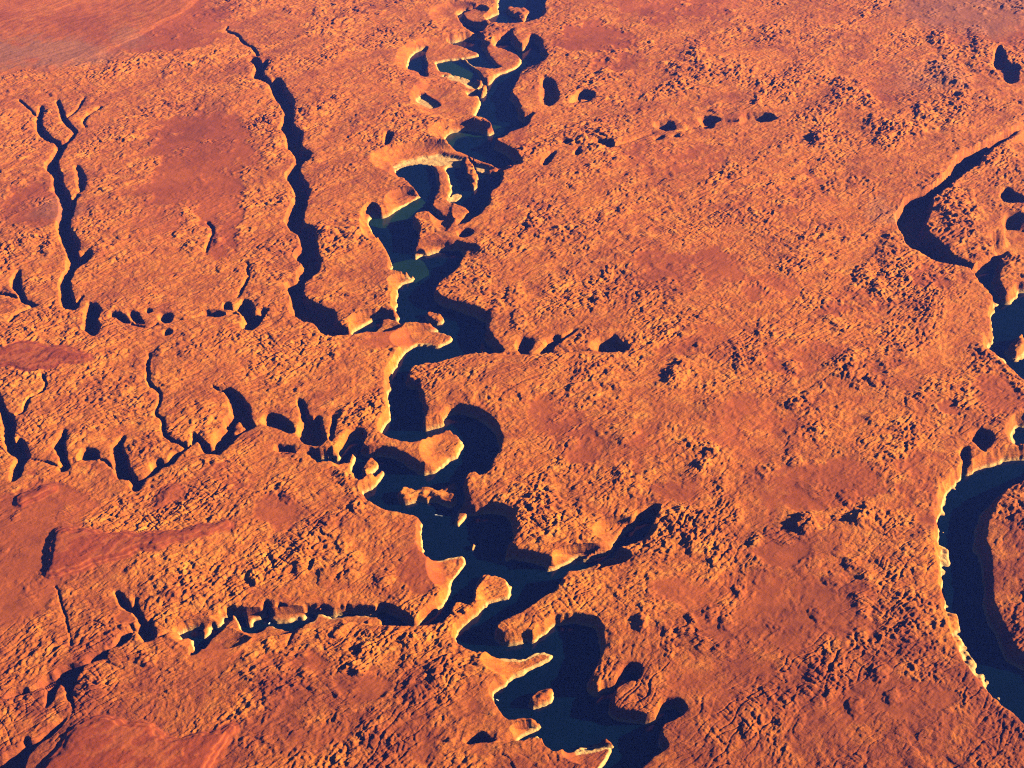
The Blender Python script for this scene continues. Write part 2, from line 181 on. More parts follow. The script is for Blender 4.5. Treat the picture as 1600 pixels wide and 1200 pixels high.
# rounded, knobby rock swells: (x, y, rx, ry, height)
SWELLS = [(1260,820,40,22,40),(1360,810,45,22,45),(1330,570,45,30,30),(1180,560,50,25,25),(1120,640,50,22,25),(1060,590,40,22,25),(1080,820,60,40,30),(1140,800,35,35,25),(1400,400,60,40,35),(1440,480,50,35,25),(1480,300,40,40,30),
          (1290,220,40,25,35),(1400,210,60,35,45),(1340,150,60,40,30),(1480,120,50,25,45),(1560,90,60,35,55),(1290,1060,60,50,30),(1100,1000,60,30,25),(1440,950,50,40,22),(1340,930,40,60,26),(860,440,70,40,20),(840,800,60,60,25),(700,600,45,40,15),(930,130,60,30,15),(1090,100,60,30,20),
          (1260,120,50,25,22),(240,1010,50,20,20),(520,880,70,50,22),(590,760,60,40,20),(620,470,40,40,10),(560,650,60,30,18),(300,920,60,40,15),(980,680,50,30,22),(1560,240,50,40,35),(1500,350,50,50,30),(1580,400,25,40,30)]

# single big domes that throw long shadows to the left: (x, y, rx, ry, height)
DOMES = [(1256,820,11,14,44),(1050,588,10,12,42),(1466,60,12,9,50),(1526,52,12,9,50),(1282,213,14,12,50),(1402,200,16,10,52),(1380,215,12,9,36),(806,462,12,15,42),(810,500,9,14,34),(1004,975,8,14,34),(1325,778,14,10,34),(1345,812,16,10,40),(1110,705,9,9,36),(1096,730,10,8,34),(1130,760,12,9,32),
         (1240,575,10,9,34),(1350,430,12,14,50),(1372,450,10,12,40),(950,430,7,10,30),(1080,850,9,14,38),(1180,845,9,10,34),(1110,960,9,12,34),(1135,975,10,10,30),(1305,905,14,10,34),(1330,880,12,9,34),(1375,1050,12,14,46),(1395,1090,10,12,34),(1335,1105,10,14,38),(1275,960,10,8,30),(1155,925,9,8,30),(1170,1140,9,12,34),
         (452,775,12,10,40),(540,745,12,10,34),(560,790,10,9,34),(470,890,9,12,30),(400,900,9,12,30),(600,905,12,14,34),(230,1030,12,10,40),(640,1000,12,10,34),(680,1060,9,9,28),(420,1000,8,8,26),(1010,150,6,6,26),(1090,80,10,9,36),(990,130,8,7,28),(1060,110,10,7,30),(560,190,8,8,30),(500,20,8,6,30),(455,15,8,6,30),(1480,80,10,8,34),(1350,20,8,6,30),(1315,128,9,7,30),(1360,160,10,7,34),(1500,160,12,9,44),(1440,170,10,8,36),(985,575,6,6,22),(900,290,7,6,24),(830,350,9,8,30),(720,290,6,6,18),(150,330,8,8,26),(180,305,7,7,24),(75,390,9,9,32),(40,380,6,6,22),(265,515,8,7,24)]
# ------------------------------------------------------------------ noise
def _h(ix, iy, seed):
    h = ix.astype(np.uint32) * np.uint32(374761393) + iy.astype(np.uint32) * np.uint32(668265263)
    h += np.uint32((seed * 2654435761) & 0xffffffff)
    h = (h ^ (h >> np.uint32(13))) * np.uint32(1274126177)
    return h ^ (h >> np.uint32(16))
_rng = np.random.RandomState(7)
_ang = _rng.rand(256) * 2 * np.pi
GX, GY = np.cos(_ang).astype(np.float32), np.sin(_ang).astype(np.float32)
def gn(x, y, seed):
    xf, yf = np.floor(x), np.floor(y)
    ix, iy = xf.astype(np.int32), yf.astype(np.int32)
    fx, fy = (x - xf).astype(np.float32), (y - yf).astype(np.float32)
    u, v = fx * fx * fx * (fx * (fx * 6 - 15) + 10), fy * fy * fy * (fy * (fy * 6 - 15) + 10)
    def g(i, j):
        k = _h(ix + i, iy + j, seed) & np.uint32(255)
        return GX[k] * (fx - i) + GY[k] * (fy - j)
    a = g(0, 0); b = g(1, 0); c = g(0, 1); d = g(1, 1)
    a += u * (b - a); c += u * (d - c)
    return (a + v * (c - a)) * 1.5
def worley(x, y, seed):
    xf, yf = np.floor(x), np.floor(y)
    ix, iy = xf.astype(np.int32), yf.astype(np.int32)
    best = np.full(x.shape, 9, np.float32); second = best.copy(); bid = np.zeros(x.shape, np.uint32)
    for i in (-1, 0, 1):
        for j in (-1, 0, 1):
            h = _h(ix + i, iy + j, seed)
            px = (xf + np.float32(i + 0.1) + (h & np.uint32(1023)).astype(np.float32) * np.float32(0.8 / 1023)); py = (yf + np.float32(j + 0.1) + ((h >> np.uint32(10)) & np.uint32(1023)).astype(np.float32) * np.float32(0.8 / 1023))
            d = ((px - x) ** 2 + (py - y) ** 2).astype(np.float32)
            m = d < best
            second = np.where(m, best, np.minimum(second, d))
            best = np.where(m, d, best); bid = np.where(m, h, bid)
    return np.sqrt(best), np.sqrt(second), bid
def sstep(a, b, x):
    t = np.clip((x - a) / (b - a), 0, 1); return t * t * (3 - 2 * t)

# ------------------------------------------------------------------ raster of the outlines (6 m cells)
CELL = 6.0
X0, X1, Y0, Y1 = -8200.0, 8200.0, 2700.0, 15400.0
NX, NY = int((X1 - X0) / CELL), int((Y1 - Y0) / CELL)
def smooth_poly(poly, n=1):
    P = np.array([ground(p) for p in poly])
    for _ in range(n):
        Q = np.roll(P, -1, 0)
        P = np.stack([0.8 * P + 0.2 * Q, 0.2 * P + 0.8 * Q], 1).reshape(-1, 2)
    return P
def fill(arr, P, val):
    ys = (P[:, 1] - Y0) / CELL; xs = (P[:, 0] - X0) / CELL
    y2, x2 = np.roll(ys, -1), np.roll(xs, -1)
    for r in range(max(0, int(ys.min()) - 1), min(NY, int(ys.max()) + 2)):
        yc = r + 0.5
        m = (ys <= yc) != (y2 <= yc)
        if not m.any(): continue
        xx = np.sort(xs[m] + (yc - ys[m]) / (y2[m] - ys[m]) * (x2[m] - xs[m]))
        for a, b in zip(xx[0::2], xx[1::2]):
            i, j = max(0, int(math.ceil(a - 0.5))), min(NX, int(math.floor(b - 0.5)) + 1)
            if j > i: arr[r, i:j] = val
def dist_to(mask, R):
    """distance in metres to the nearest True cell, at most R cells"""
    big = float(R + 1)
    g = np.where(mask, 0, big).astype(np.float32)
    for r in range(1, NY): np.minimum(g[r], g[r - 1] + 1, out=g[r])
    for r in range(NY - 2, -1, -1): np.minimum(g[r], g[r + 1] + 1, out=g[r])
    g = np.minimum(g, big) ** 2; o = g.copy()
    for k in range(1, R + 1):
        np.minimum(o[:, k:], g[:, :-k] + k * k, out=o[:, k:]); np.minimum(o[:, :-k], g[:, k:] + k * k, out=o[:, :-k])
    return np.minimum(np.sqrt(o), big) * CELL
def blur(a, n=1):
    for _ in range(n):
        b = a.copy(); b[1:-1] = (a[:-2] + 2 * a[1:-1] + a[2:]) / 4
        a = b.copy(); a[:, 1:-1] = (b[:, :-2] + 2 * b[:, 1:-1] + b[:, 2:]) / 4
    return a

cmask = np.zeros((NY, NX), bool); cid = np.full((NY, NX), -1, np.int16)
order = sorted(range(len(C)), key=lambda i: C[i]['wet'])
for i in order:
    C[i]['P'] = smooth_poly(C[i]['poly']); fill(cid, C[i]['P'], i)
imask = np.zeros((NY, NX), bool); iid = np.full((NY, NX), -1, np.int16)
for i, (nm, hh, poly, lab, cat) in enumerate(ISLANDS): fill(iid, smooth_poly(poly), i)
cmask = (cid >= 0) & (iid < 0)
depth = np.zeros((NY, NX), np.float32); run = np.full((NY, NX), 50, np.float32)
for i, c in enumerate(C):
    m = cid == i; depth[m] = c['depth']; run[m] = c['run']
mud = np.zeros((NY, NX), np.float32)
for q in MUD: fill(mud, smooth_poly(q), 1.0)
# spread depth/run values a little outside their polygons so that walls have no seams
din = dist_to(~cmask, 14); dout = dist_to(cmask, 26)
sdf = blur(np.where(cmask, -(din - CELL / 2), dout - CELL / 2).astype(np.float32), 1)
depth = np.where(cmask, blur(depth, 3) / np.maximum(blur((cid >= 0).astype(np.float32), 3), 1e-3), depth)
def spread(a, n):
    for _ in range(n):
        b = a.copy()
        for sl, sh in (((slice(1, None), slice(None)), (slice(None, -1), slice(None))), ((slice(None, -1), slice(None)), (slice(1, None), slice(None))), ((slice(None), slice(1, None)), (slice(None), slice(None, -1))), ((slice(None), slice(None, -1)), (slice(None), slice(1, None)))):
            b[sl] = np.where(a[sl] > 0, b[sl], np.maximum(b[sl], a[sh]))
        a = b
    return a
depth = spread(np.where(cid >= 0, depth, 0), 14); run = blur(spread(np.where(cid >= 0, run, 0).astype(np.float32), 14), 2); depth = np.where(cmask, depth, blur(depth, 1))
gy_, gx_ = np.gradient(blur(sdf, 4), CELL); gl = np.maximum(np.hypot(gx_, gy_), 1e-3); gx_ /= gl; gy_ /= gl
lit = np.clip(-(gx_ * _sx + gy_ * _sy) / math.cos(SUN_EL), 0, 1)
dryw = (run < 33)
push = blur((lit * (np.where(dryw, 0.45, 0.7) * run + np.where(dryw, 0.22 * depth * np.clip(gy_, 0, 1), 0))).astype(np.float32), 3)
thick = sdf.copy()
for k in (1, 2, 4, 4):                               # widest land within about 65 m
    for ax in (0, 1): thick = np.maximum(thick, np.maximum(np.roll(thick, k, ax), np.roll(thick, -k, ax)))
push = np.where(iid >= 0, 0, push * np.clip((thick - 20) / 60, 0, 1)).astype(np.float32)
# islands keep low heads: lower the ground on and just around them
off = np.zeros((NY, NX), np.float32)
isl_near = np.full((NY, NX), -1, np.int16)
for i, isl in enumerate(ISLANDS):
    rr, cc = np.nonzero(iid == i)
    if len(rr) == 0: continue
    r0, r1, c0, c1 = max(rr.min() - 9, 0), rr.max() + 10, max(cc.min() - 9, 0), cc.max() + 10
    sub = np.zeros_like(isl_near[r0:r1, c0:c1], bool); s = iid[r0:r1, c0:c1] == i
    for dr in range(-7, 8):
        for dc in range(-7, 8):
            if dr * dr + dc * dc <= 49: sub |= np.roll(np.roll(s, dr, 0), dc, 1)
    sub &= cmask[r0:r1, c0:c1] | s
    isl_near[r0:r1, c0:c1][sub] = i; off[r0:r1, c0:c1][sub] = isl[1] - D
mmask = np.zeros((NY, NX), bool); mh = np.zeros((NY, NX), np.float32); mid = np.full((NY, NX), -1, np.int16)
for i, (hh, poly, lab) in enumerate(MESAS):
    P = smooth_poly(poly); fill(mmask, P, True); fill(mh, P, hh); fill(mid, P, i)
min_ = blur(dist_to(~mmask, 14).astype(np.float32), 1)

# ------------------------------------------------------------------ terrain grid: one continuous sheet, finer where it is near
def grow(a, b, n, k):
    t = np.linspace(0, 1, n + 1)[1:]; return a + (b - a) * (np.exp(k * t) - 1) / (math.exp(k) - 1)
NU = 1180
u = np.linspace(-0.56, 0.56, NU)
u = np.concatenate([-grow(0.56, 6.0, 24, 5)[::-1], u, grow(0.56, 6.0, 24, 5)])
ys = [3150.0]
while ys[-1] < 14600: ys.append(ys[-1] + 5.6 + 10.5 * max(0, (ys[-1] - 3400)) / 10000)
ys = np.array(ys)
ys = np.concatenate([(3150 - grow(0, 30000, 24, 6))[::-1], ys, ys[-1] + grow(0, 80000, 30, 6)])
Yg = ys
W = 0.87 * np.sqrt((Yg * math.cos(DEP) + H_CAM * math.sin(DEP)).clip(3000) ** 2)
X = (u[None, :] * W[:, None]).astype(np.float32); Y = np.repeat(Yg[:, None], len(u), 1).astype(np.float32)
NR, NC = X.shape
def sample(a, x, y, outside):
    fx = (x - X0) / CELL - 0.5; fy = (y - Y0) / CELL - 0.5
    ok = (fx >= 0) & (fy >= 0) & (fx < NX - 1.01) & (fy < NY - 1.01)
    fx = np.clip(fx, 0, NX - 1.01); fy = np.clip(fy, 0, NY - 1.01)
    ix, iy = fx.astype(np.int32), fy.astype(np.int32); tx, ty = fx - ix, fy - iy
    v = (a[iy, ix] * (1 - tx) + a[iy, ix + 1] * tx) * (1 - ty) + (a[iy + 1, ix] * (1 - tx) + a[iy + 1, ix + 1] * tx) * ty
    return np.where(ok, v, outside).astype(np.float32)
def nearest(a, x, y, outside):
    ix = ((x - X0) / CELL).astype(np.int32); iy = ((y - Y0) / CELL).astype(np.int32)
    ok = (ix >= 0) & (iy >= 0) & (ix < NX) & (iy < NY)
    return np.where(ok, a[np.clip(iy, 0, NY - 1), np.clip(ix, 0, NX - 1)], outside)

# rock fabric: joints run from lower left to upper right
TH = math.radians(40)
wx = 60 * gn(X / 700, Y / 700, 1) + 14 * gn(X / 160, Y / 160, 2)
wy = 60 * gn(X / 700, Y / 700, 3) + 14 * gn(X / 160, Y / 160, 4)
A = (X + wx) * math.cos(TH) + (Y + wy) * math.sin(TH)
B = -(X + wx) * math.sin(TH) + (Y + wy) * math.cos(TH)
px, py = to_photo(X.astype(np.float64), Y.astype(np.float64))
fall = np.zeros_like(X)
for _ in range(3):
    qx, qy = to_photo(X.astype(np.float64), Y.astype(np.float64), -fall); fall = slip(qx, qy).astype(np.float32)
jx = gn(X / 45, Y / 45, 9)
px = px + 6 * jx + 11 * gn(X / 130, Y / 130, 5) + 20 * gn(X / 400, Y / 400, 6); py = py + 5 * jx + 9 * gn(X / 120, Y / 120, 7) + 14 * gn(X / 380, Y / 380, 8)
sand = np.zeros_like(X)
for sx, sy, rx, ry, st in SAND:
    sand = np.maximum(sand, st * sstep(1.12, 0.72, np.sqrt(((px - sx) / rx) ** 2 + ((py - sy) / ry) ** 2)).astype(np.float32))
swell = np.zeros_like(X)
for sx, sy, rx, ry, st in SWELLS:
    swell += st * sstep(1.0, 0.1, np.sqrt(((px - sx) / rx) ** 2 + ((py - sy) / ry) ** 2)).astype(np.float32)
ox, oy = to_photo(X.astype(np.float64), Y.astype(np.float64)); ox = ox + 4.5 * jx + 3 * gn(X / 22, Y / 22, 96); oy = oy + 4.0 * gn(X / 40, Y / 40, 95) + 3 * gn(X / 22, Y / 22, 97)
big = np.zeros_like(X)
for sx, sy, rx, ry, st in DOMES:
    rx, ry = rx * 1.35, ry * 1.3
    m = (np.abs(ox - sx) < rx) & (np.abs(oy - sy) < ry)
    if m.any():
        q = ((ox[m] - sx) / rx) ** 2 + ((oy[m] - sy) / ry) ** 2
        big[m] = np.maximum(big[m], 0.36 * st * np.clip(1 - q, 0, 1) ** 0.8)
low = gn(A / 1100, B / 520, 11) + 0.75 * gn(A / 420, B / 220, 12) + 0.45 * gn(A / 190, B / 110, 10)
sand = np.clip(sand * 1.35 + 0.55 * gn(X / 210, Y / 210, 85) + 0.35 * gn(X / 75, Y / 75, 86) - 0.3, 0, 1) * (sand > 0.01)
rough = 0.48 + 0.52 * low + swell / 46 + big / 45
rough = np.clip(rough, 0.31, 1.02) * (1 - 0.82 * sand)
sd = sample(sdf, X + 5 * gn(X / 38, Y / 38, 13) + 9 * gn(X / 110, Y / 110, 14), Y + 5 * gn(X / 38, Y / 38, 15) + 9 * gn(X / 110, Y / 110, 16), 150.0)
sd = sd + sstep(1395, 1440, px) * sstep(610, 660, py) * (9 * np.abs(gn(X / 110, Y / 110, 71)) - 3)
dp = sample(depth, X, Y, 0.0); rn = sample(run, X, Y, 50.0); of = sample(off, X, Y, 0.0)
md = sample(blur(mud, 1), X, Y, 0.0); ps = sample(push, X, Y, 0.0)

base = -fall + 18 * gn(X / 2600, Y / 2600, 21) + 9 * gn(A / 800, B / 420, 22) + swell * 0.4
f1, f2, idA = worley(A / 118 + 0.35 * gn(A / 90, B / 90, 29), B / 84 + 0.35 * gn(A / 90, B / 90, 30), 31)
ampA = ((idA >> 20) & 255) / 255.0
domeA = np.sqrt(np.clip(1 - (f1 / 0.70) ** 2, 0, 1)); hA = 2 + 19 * ampA ** 2.2
f1b, f2b, idB = worley(A / 60 + 0.3 * gn(A / 40, B / 40, 32), B / 40 + 0.3 * gn(A / 40, B / 40, 33), 34)
ampB = ((idB >> 20) & 255) / 255.0
domeB = np.sqrt(np.clip(1 - (f1b / 0.75) ** 2, 0, 1)); hB = 1 + 12.5 * ampB ** 1.8
f1c, f2c, idC = worley(A / 30 + 0.3 * gn(A / 24, B / 24, 35), B / 21 + 0.3 * gn(A / 24, B / 24, 36), 37)
ampC = ((idC >> 20) & 255) / 255.0
domeC = np.sqrt(np.clip(1 - (f1c / 0.8) ** 2, 0, 1)); hC = 0.5 + 8.0 * ampC ** 1.5
joint = np.abs(gn(A / 330, (B + 30 * gn(X / 150, Y / 150, 40)) / 62, 41)); joint = -8 * sstep(0.12, 0.0, joint)
joint2 = np.abs(gn(A / 60, B / 300, 42)); joint = joint - 5 * sstep(0.10, 0.0, joint2)
rid = 1 - np.abs(gn(A / 70, B / 44, 48)) * 2.2
fine = 5.0 * gn(A / 27, B / 17, 43) + 3.0 * gn(A / 14, B / 10, 44) + 7 * rid
vA = np.clip(0.75 + 1.3 * gn(X / 760, Y / 760, 81), 0.1, 1.7); vB = np.clip(0.85 + 1.2 * gn(X / 520, Y / 520, 82), 0.15, 1.7); vC = np.clip(0.9 + 1.2 * gn(X / 430, Y / 430, 83), 0.2, 1.8); vJ = np.clip(0.8 + 2.0 * gn(A / 900, B / 450, 84), 0.0, 2.2)
rock = domeA * hA * vA + domeB * hB * vB + domeC * hC * vC + joint * vJ + fine
near_rim = sstep(0, 60, sd - ps)
rough = rough * (1 - 0.45 * np.clip(fall / 50, 0, 1))
knobs = rock * rough * (0.75 + 0.25 * near_rim)
dune = sand * (2.0 * gn(X / 120, Y / 60, 45) + 0.5 * gn(X / 40, Y / 25, 46))
plateau = base + big + knobs + dune - 4 * np.exp(-np.maximum(sd - ps, 0) / 14)
mwx = X + 22 * gn(X / 120, Y / 120, 72) + 9 * gn(X / 35, Y / 35, 73); mwy = Y + 26 * gn(X / 120, Y / 120, 74) + 9 * gn(X / 35, Y / 35, 75)
ms = sample(np.where(mmask, min_, 0).astype(np.float32), mwx, mwy, 0.0); mhh = sample(blur(mh, 4), X, Y, 0.0)
mprof = 0.35 * sstep(2, 26, ms) + 0.3 * sstep(24, 40, ms) + 0.35 * sstep(44, 80, ms)
inm = sstep(0, 25, ms)
plateau = plateau * (1 - 0.85 * inm) + base * 0.85 * inm + np.where(ms > 0, mhh, 0) * mprof + inm * (4 * gn(A / 130, B / 50, 47) + 1.5 * gn(A / 30, B / 22, 49))
sand = np.maximum(sand, inm)
# canyon walls
s_in = np.maximum(-sd + 1 + ps, 0)
dp = dp * np.where(rn < 20, 0.45 + 0.9 * np.clip(0.5 + gn(X / 150, Y / 150, 55), 0, 1), 1)
rn2 = rn * np.clip(1 + 0.55 * gn(X / 330, Y / 330, 51) + 0.25 * gn(X / 90, Y / 90, 52), 0.5, 2.2)
t = s_in / rn2
prof = np.interp(t, [0, 0.08, 0.30, 0.42, 0.62, 0.72, 1.0], [0, 0.07, 0.40, 0.47, 0.76, 0.80, 1.0]).astype(np.float32)
floor = np.where(md > 0.02, WATER_Z - 26 + 28.5 * sstep(0.05, 0.6, md), -dp) + 3.0 * gn(X / 45, Y / 45, 53)
plateau = np.where(fall > 1, np.maximum(plateau, WATER_Z + 7 + 3 * gn(X / 60, Y / 60, 57)), plateau)
head = plateau + of * np.where(sd < 45, 1, 0)
Z = head + (floor - head) * prof + np.where(s_in > 0, 5 * gn(A / 40, B / 30, 54) * np.clip(t, 0, 1) * (1 - prof), 0)
Z = np.where(s_in > 0, Z, plateau + of)
Z = np.where((of < -1) & (sd > 0), of + (knobs * 0.6 + 13 * gn(A / 55, B / 45, 56) + 10 * (1 - np.exp(-sd / 16))), Z)
Z = Z.astype(np.float32)

# pale ring of mineral left by the water along the shore, red beds on the mesas
wetness = nearest(np.isin(cid, [i for i, c in enumerate(C) if c['wet']]).astype(np.float32), X, Y, 0.0)
wet_s = sample(blur(np.isin(cid, [i for i, c in enumerate(C) if c['wet']]).astype(np.float32), 5), X, Y, 0.0)
ring = (wet_s > 0.03) * sstep(WATER_Z + 26 + 8 * gn(X / 120, Y / 120, 61), WATER_Z + 10, Z)
low_ground = sstep(0.55, 0.15, domeB * 0.6 + domeA * 0.4)
sandc = np.clip(sand + low_ground * (0.25 + 0.55 * sstep(0.35, -0.4, low)) + 0.35 * sstep(0.6, 0.27, rough) - 0.3 * sstep(0.3, 0.9, domeB * ampB), 0, 1)

# ------------------------------------------------------------------ materials
def N(t, typ, **kw):
    n = t.nodes.new(typ)
    for k, v in kw.items(): setattr(n, k, v)
    return n
def rock_material():
    m = bpy.data.materials.new('sandstone'); m.use_nodes = True; t = m.node_tree; t.nodes.clear()
    out = N(t, 'ShaderNodeOutputMaterial'); b = N(t, 'ShaderNodeBsdfPrincipled')
    b.inputs['Roughness'].default_value = 0.9; b.inputs['Specular IOR Level'].default_value = 0.08
    L = t.links.new
    geo = N(t, 'ShaderNodeNewGeometry')
    rot = N(t, 'ShaderNodeMapping'); rot.inputs['Rotation'].default_value = (0, 0, -TH); rot.inputs['Scale'].default_value = (0.55, 1.0, 1.0)
    L(geo.outputs['Position'], rot.inputs['Vector'])
    def noise(scale, detail=4, rough=0.55, vec=rot):
        n = N(t, 'ShaderNodeTexNoise'); n.inputs['Scale'].default_value = scale; n.inputs['Detail'].default_value = detail; n.inputs['Roughness'].default_value = rough
        L(vec.outputs['Vector'], n.inputs['Vector']); return n
    def ramp(src, *stops):
        r = N(t, 'ShaderNodeValToRGB'); e = r.color_ramp.elements
        while len(e) < len(stops): e.new(0.5)
        for k, (p, c) in enumerate(stops): e[k].position = p; e[k].color = (*c, 1)
        L(src, r.inputs['Fac']); return r
    def mix(fac, a, c, blend='MIX'):
        n = N(t, 'ShaderNodeMix', data_type='RGBA', blend_type=blend)
        if isinstance(fac, float): n.inputs[0].default_value = fac
        else: L(fac, n.inputs[0])
        L(a, n.inputs[6]); L(c, n.inputs[7]); return n.outputs[2]
    n1 = noise(0.0016, 5, 0.6); n2 = noise(0.011, 6, 0.62); n3 = noise(0.05, 5, 0.6)
    rockc = ramp(n2.outputs['Fac'], (0.30, (0.37, 0.092, 0.010)), (0.5, (0.52, 0.152, 0.013)), (0.68, (0.63, 0.226, 0.028)))
    sandcol = ramp(n1.outputs['Fac'], (0.35, (0.31, 0.068, 0.010)), (0.6, (0.39, 0.092, 0.014)))
    sa = N(t, 'ShaderNodeAttribute', attribute_name='sand'); ri = N(t, 'ShaderNodeAttribute', attribute_name='ring'); re = N(t, 'ShaderNodeAttribute', attribute_name='redbed'); gr = N(t, 'ShaderNodeAttribute', attribute_name='grey')
    mn = N(t, 'ShaderNodeMath', operation='MULTIPLY_ADD'); L(n3.outputs['Fac'], mn.inputs[0]); mn.inputs[1].default_value = 0.7; mn.inputs[2].default_value = -0.35
    ad = N(t, 'ShaderNodeMath', operation='ADD', use_clamp=True); L(sa.outputs['Fac'], ad.inputs[0]); L(mn.outputs[0], ad.inputs[1])
    col = mix(ad.outputs[0], rockc.outputs['Color'], sandcol.outputs['Color'])
    big = ramp(n1.outputs['Fac'], (0.3, (0.86, 0.80, 0.78)), (0.7, (1.1, 1.08, 1.05)))
    col = mix(0.8, col, big.outputs['Color'], 'MULTIPLY')
    n4 = noise(0.16, 3, 0.7); sp = ramp(n4.outputs['Fac'], (0.33, (0.66, 0.62, 0.62)), (0.5, (1.0, 1.0, 1.0)), (0.7, (1.12, 1.14, 1.12))); col = mix(0.75, col, sp.outputs['Color'], 'MULTIPLY')
    so = N(t, 'ShaderNodeAttribute', attribute_name='soil_dim'); soc = ramp(n2.outputs['Fac'], (0.3, (0.18, 0.038, 0.007)), (0.7, (0.30, 0.070, 0.012))); som = N(t, 'ShaderNodeMath', operation='MULTIPLY'); L(so.outputs['Fac'], som.inputs[0]); som.inputs[1].default_value = 1.0; col = mix(som.outputs[0], col, soc.outputs['Color'])
    # red beds of the mesas with thin level bands
    sep = N(t, 'ShaderNodeSeparateXYZ'); L(geo.outputs['Position'], sep.inputs[0])
    wv = N(t, 'ShaderNodeMath', operation='MULTIPLY_ADD'); L(n2.outputs['Fac'], wv.inputs[0]); wv.inputs[1].default_value = 14.0; L(sep.outputs['Z'], wv.inputs[2])
    sn = N(t, 'ShaderNodeMath', operation='SINE'); dv = N(t, 'ShaderNodeMath', operation='MULTIPLY'); L(wv.outputs[0], dv.inputs[0]); dv.inputs[1].default_value = 0.42; L(dv.outputs[0], sn.inputs[0])
    band = ramp(sn.outputs[0], (0.2, (0.25, 0.047, 0.009)), (0.8, (0.33, 0.075, 0.014)))
    col = mix(re.outputs['Fac'], col, band.outputs['Color'])
    gc = N(t, 'ShaderNodeRGB'); gc.outputs[0].default_value = (0.24, 0.12, 0.075, 1); col = mix(gr.outputs['Fac'], col, gc.outputs[0])
    rc = ramp(n3.outputs['Fac'], (0.3, (0.58, 0.29, 0.085)), (0.7, (0.66, 0.42, 0.16))); col = mix(ri.outputs['Fac'], col, rc.outputs['Color'])
    L(col, b.inputs['Base Color'])
    bump = N(t, 'ShaderNodeBump'); bump.inputs['Strength'].default_value = 1.0; bump.inputs['Distance'].default_value = 7.0
    nb = noise(0.09, 4, 0.65)
    sb = N(t, 'ShaderNodeMath', operation='MULTIPLY_ADD'); L(sa.outputs['Fac'], sb.inputs[0]); sb.inputs[1].default_value = -0.6; sb.inputs[2].default_value = 1.0
    hb = N(t, 'ShaderNodeMath', operation='MULTIPLY'); L(nb.outputs['Fac'], hb.inputs[0]); L(sb.outputs[0], hb.inputs[1]); L(hb.outputs[0], bump.inputs['Height'])
    L(bump.outputs['Normal'], b.inputs['Normal']); L(b.outputs[0], out.inputs[0]); return m
def water_material(name, col, rough=0.12):
    m = bpy.data.materials.new(name); m.use_nodes = True; t = m.node_tree; b = t.nodes['Principled BSDF']; L = t.links.new
    b.inputs['Roughness'].default_value = rough; b.inputs['IOR'].default_value = 1.33
    geo = N(t, 'ShaderNodeNewGeometry'); n = N(t, 'ShaderNodeTexNoise'); n.inputs['Scale'].default_value = 0.006; n.inputs['Detail'].default_value = 4
    L(geo.outputs['Position'], n.inputs['Vector'])
    r = N(t, 'ShaderNodeValToRGB'); e = r.color_ramp.elements
    e[0].position = 0.35; e[0].color = (*[c * 0.85 for c in col], 1); e[1].position = 0.7; e[1].color = (*[c * 1.15 for c in col], 1)
    L(n.outputs['Fac'], r.inputs['Fac']); L(r.outputs['Color'], b.inputs['Base Color'])
    n2 = N(t, 'ShaderNodeTexNoise'); n2.inputs['Scale'].default_value = 0.12; L(geo.outputs['Position'], n2.inputs['Vector'])
    bp = N(t, 'ShaderNodeBump'); bp.inputs['Strength'].default_value = 0.15; bp.inputs['Distance'].default_value = 0.3; L(n2.outputs['Fac'], bp.inputs['Height']); L(bp.outputs['Normal'], b.inputs['Normal'])
    return m
ROCK = rock_material()
WATER = water_material('deep_water', (0.0005, 0.0058, 0.0145)); SHAL = water_material('shallow_water', (0.007, 0.026, 0.012), 0.2)

# ------------------------------------------------------------------ cut the sheet into named pieces
ctr = lambda a: a[:-1, :-1]
fx, fy = (X[:-1, :-1] + X[1:, 1:]) / 2, (Y[:-1, :-1] + Y[1:, 1:]) / 2
fsd = (sd[:-1, :-1] + sd[1:, 1:]) / 2
lab = np.zeros(fx.shape, np.int32)                                  # 0 = plateau
fcid = nearest(cid, fx, fy, -1).astype(np.int32); fiid = nearest(isl_near, fx, fy, -1).astype(np.int32); fmid = nearest(mid, fx, fy, -1).astype(np.int32)
inside = (fcid >= 0)
lab = np.where(inside, 1000 + fcid, lab)
wet_ids = [i for i, c in enumerate(C) if c['wet']]
riv = np.isin(fcid, [i for i in wet_ids if C[i]['kind'] == 'river']); lak = np.isin(fcid, [i for i in wet_ids if C[i]['kind'] == 'lake'])
lab = np.where(riv, 1, lab); lab = np.where(lak, 2, lab)
lab = np.where(fmid >= 0, 3000 + fmid, lab)
zf = (Z[:-1, :-1] + Z[1:, 1:]) / 2
lab = np.where((fiid >= 0) & (zf > WATER_Z - 22), 2000 + fiid, lab)
# the most prominent rock knobs are pieces of their own
kf = ctr(idA); fpx, fpy = to_photo(fx.astype(np.float64), fy.astype(np.float64))
score = ctr(domeA) * ctr(hA) * ctr(rough) * (ctr(domeA) > 0.35) * (fpx > 5) * (fpx < 1595) * (fpy > 5) * (fpy < 1195) * (lab == 0)
kid, inv = np.unique(kf, return_inverse=True); inv = inv.reshape(kf.shape)
tot = np.bincount(inv.ravel(), score.ravel()); top = np.argsort(-tot)[:300]
rank = np.full(len(kid), -1, np.int32); rank[top] = np.arange(300)
kr = rank[inv]
lab = np.where((kr >= 0) & (ctr(domeA) > 0.35) & (lab == 0), 5000 + kr, lab)

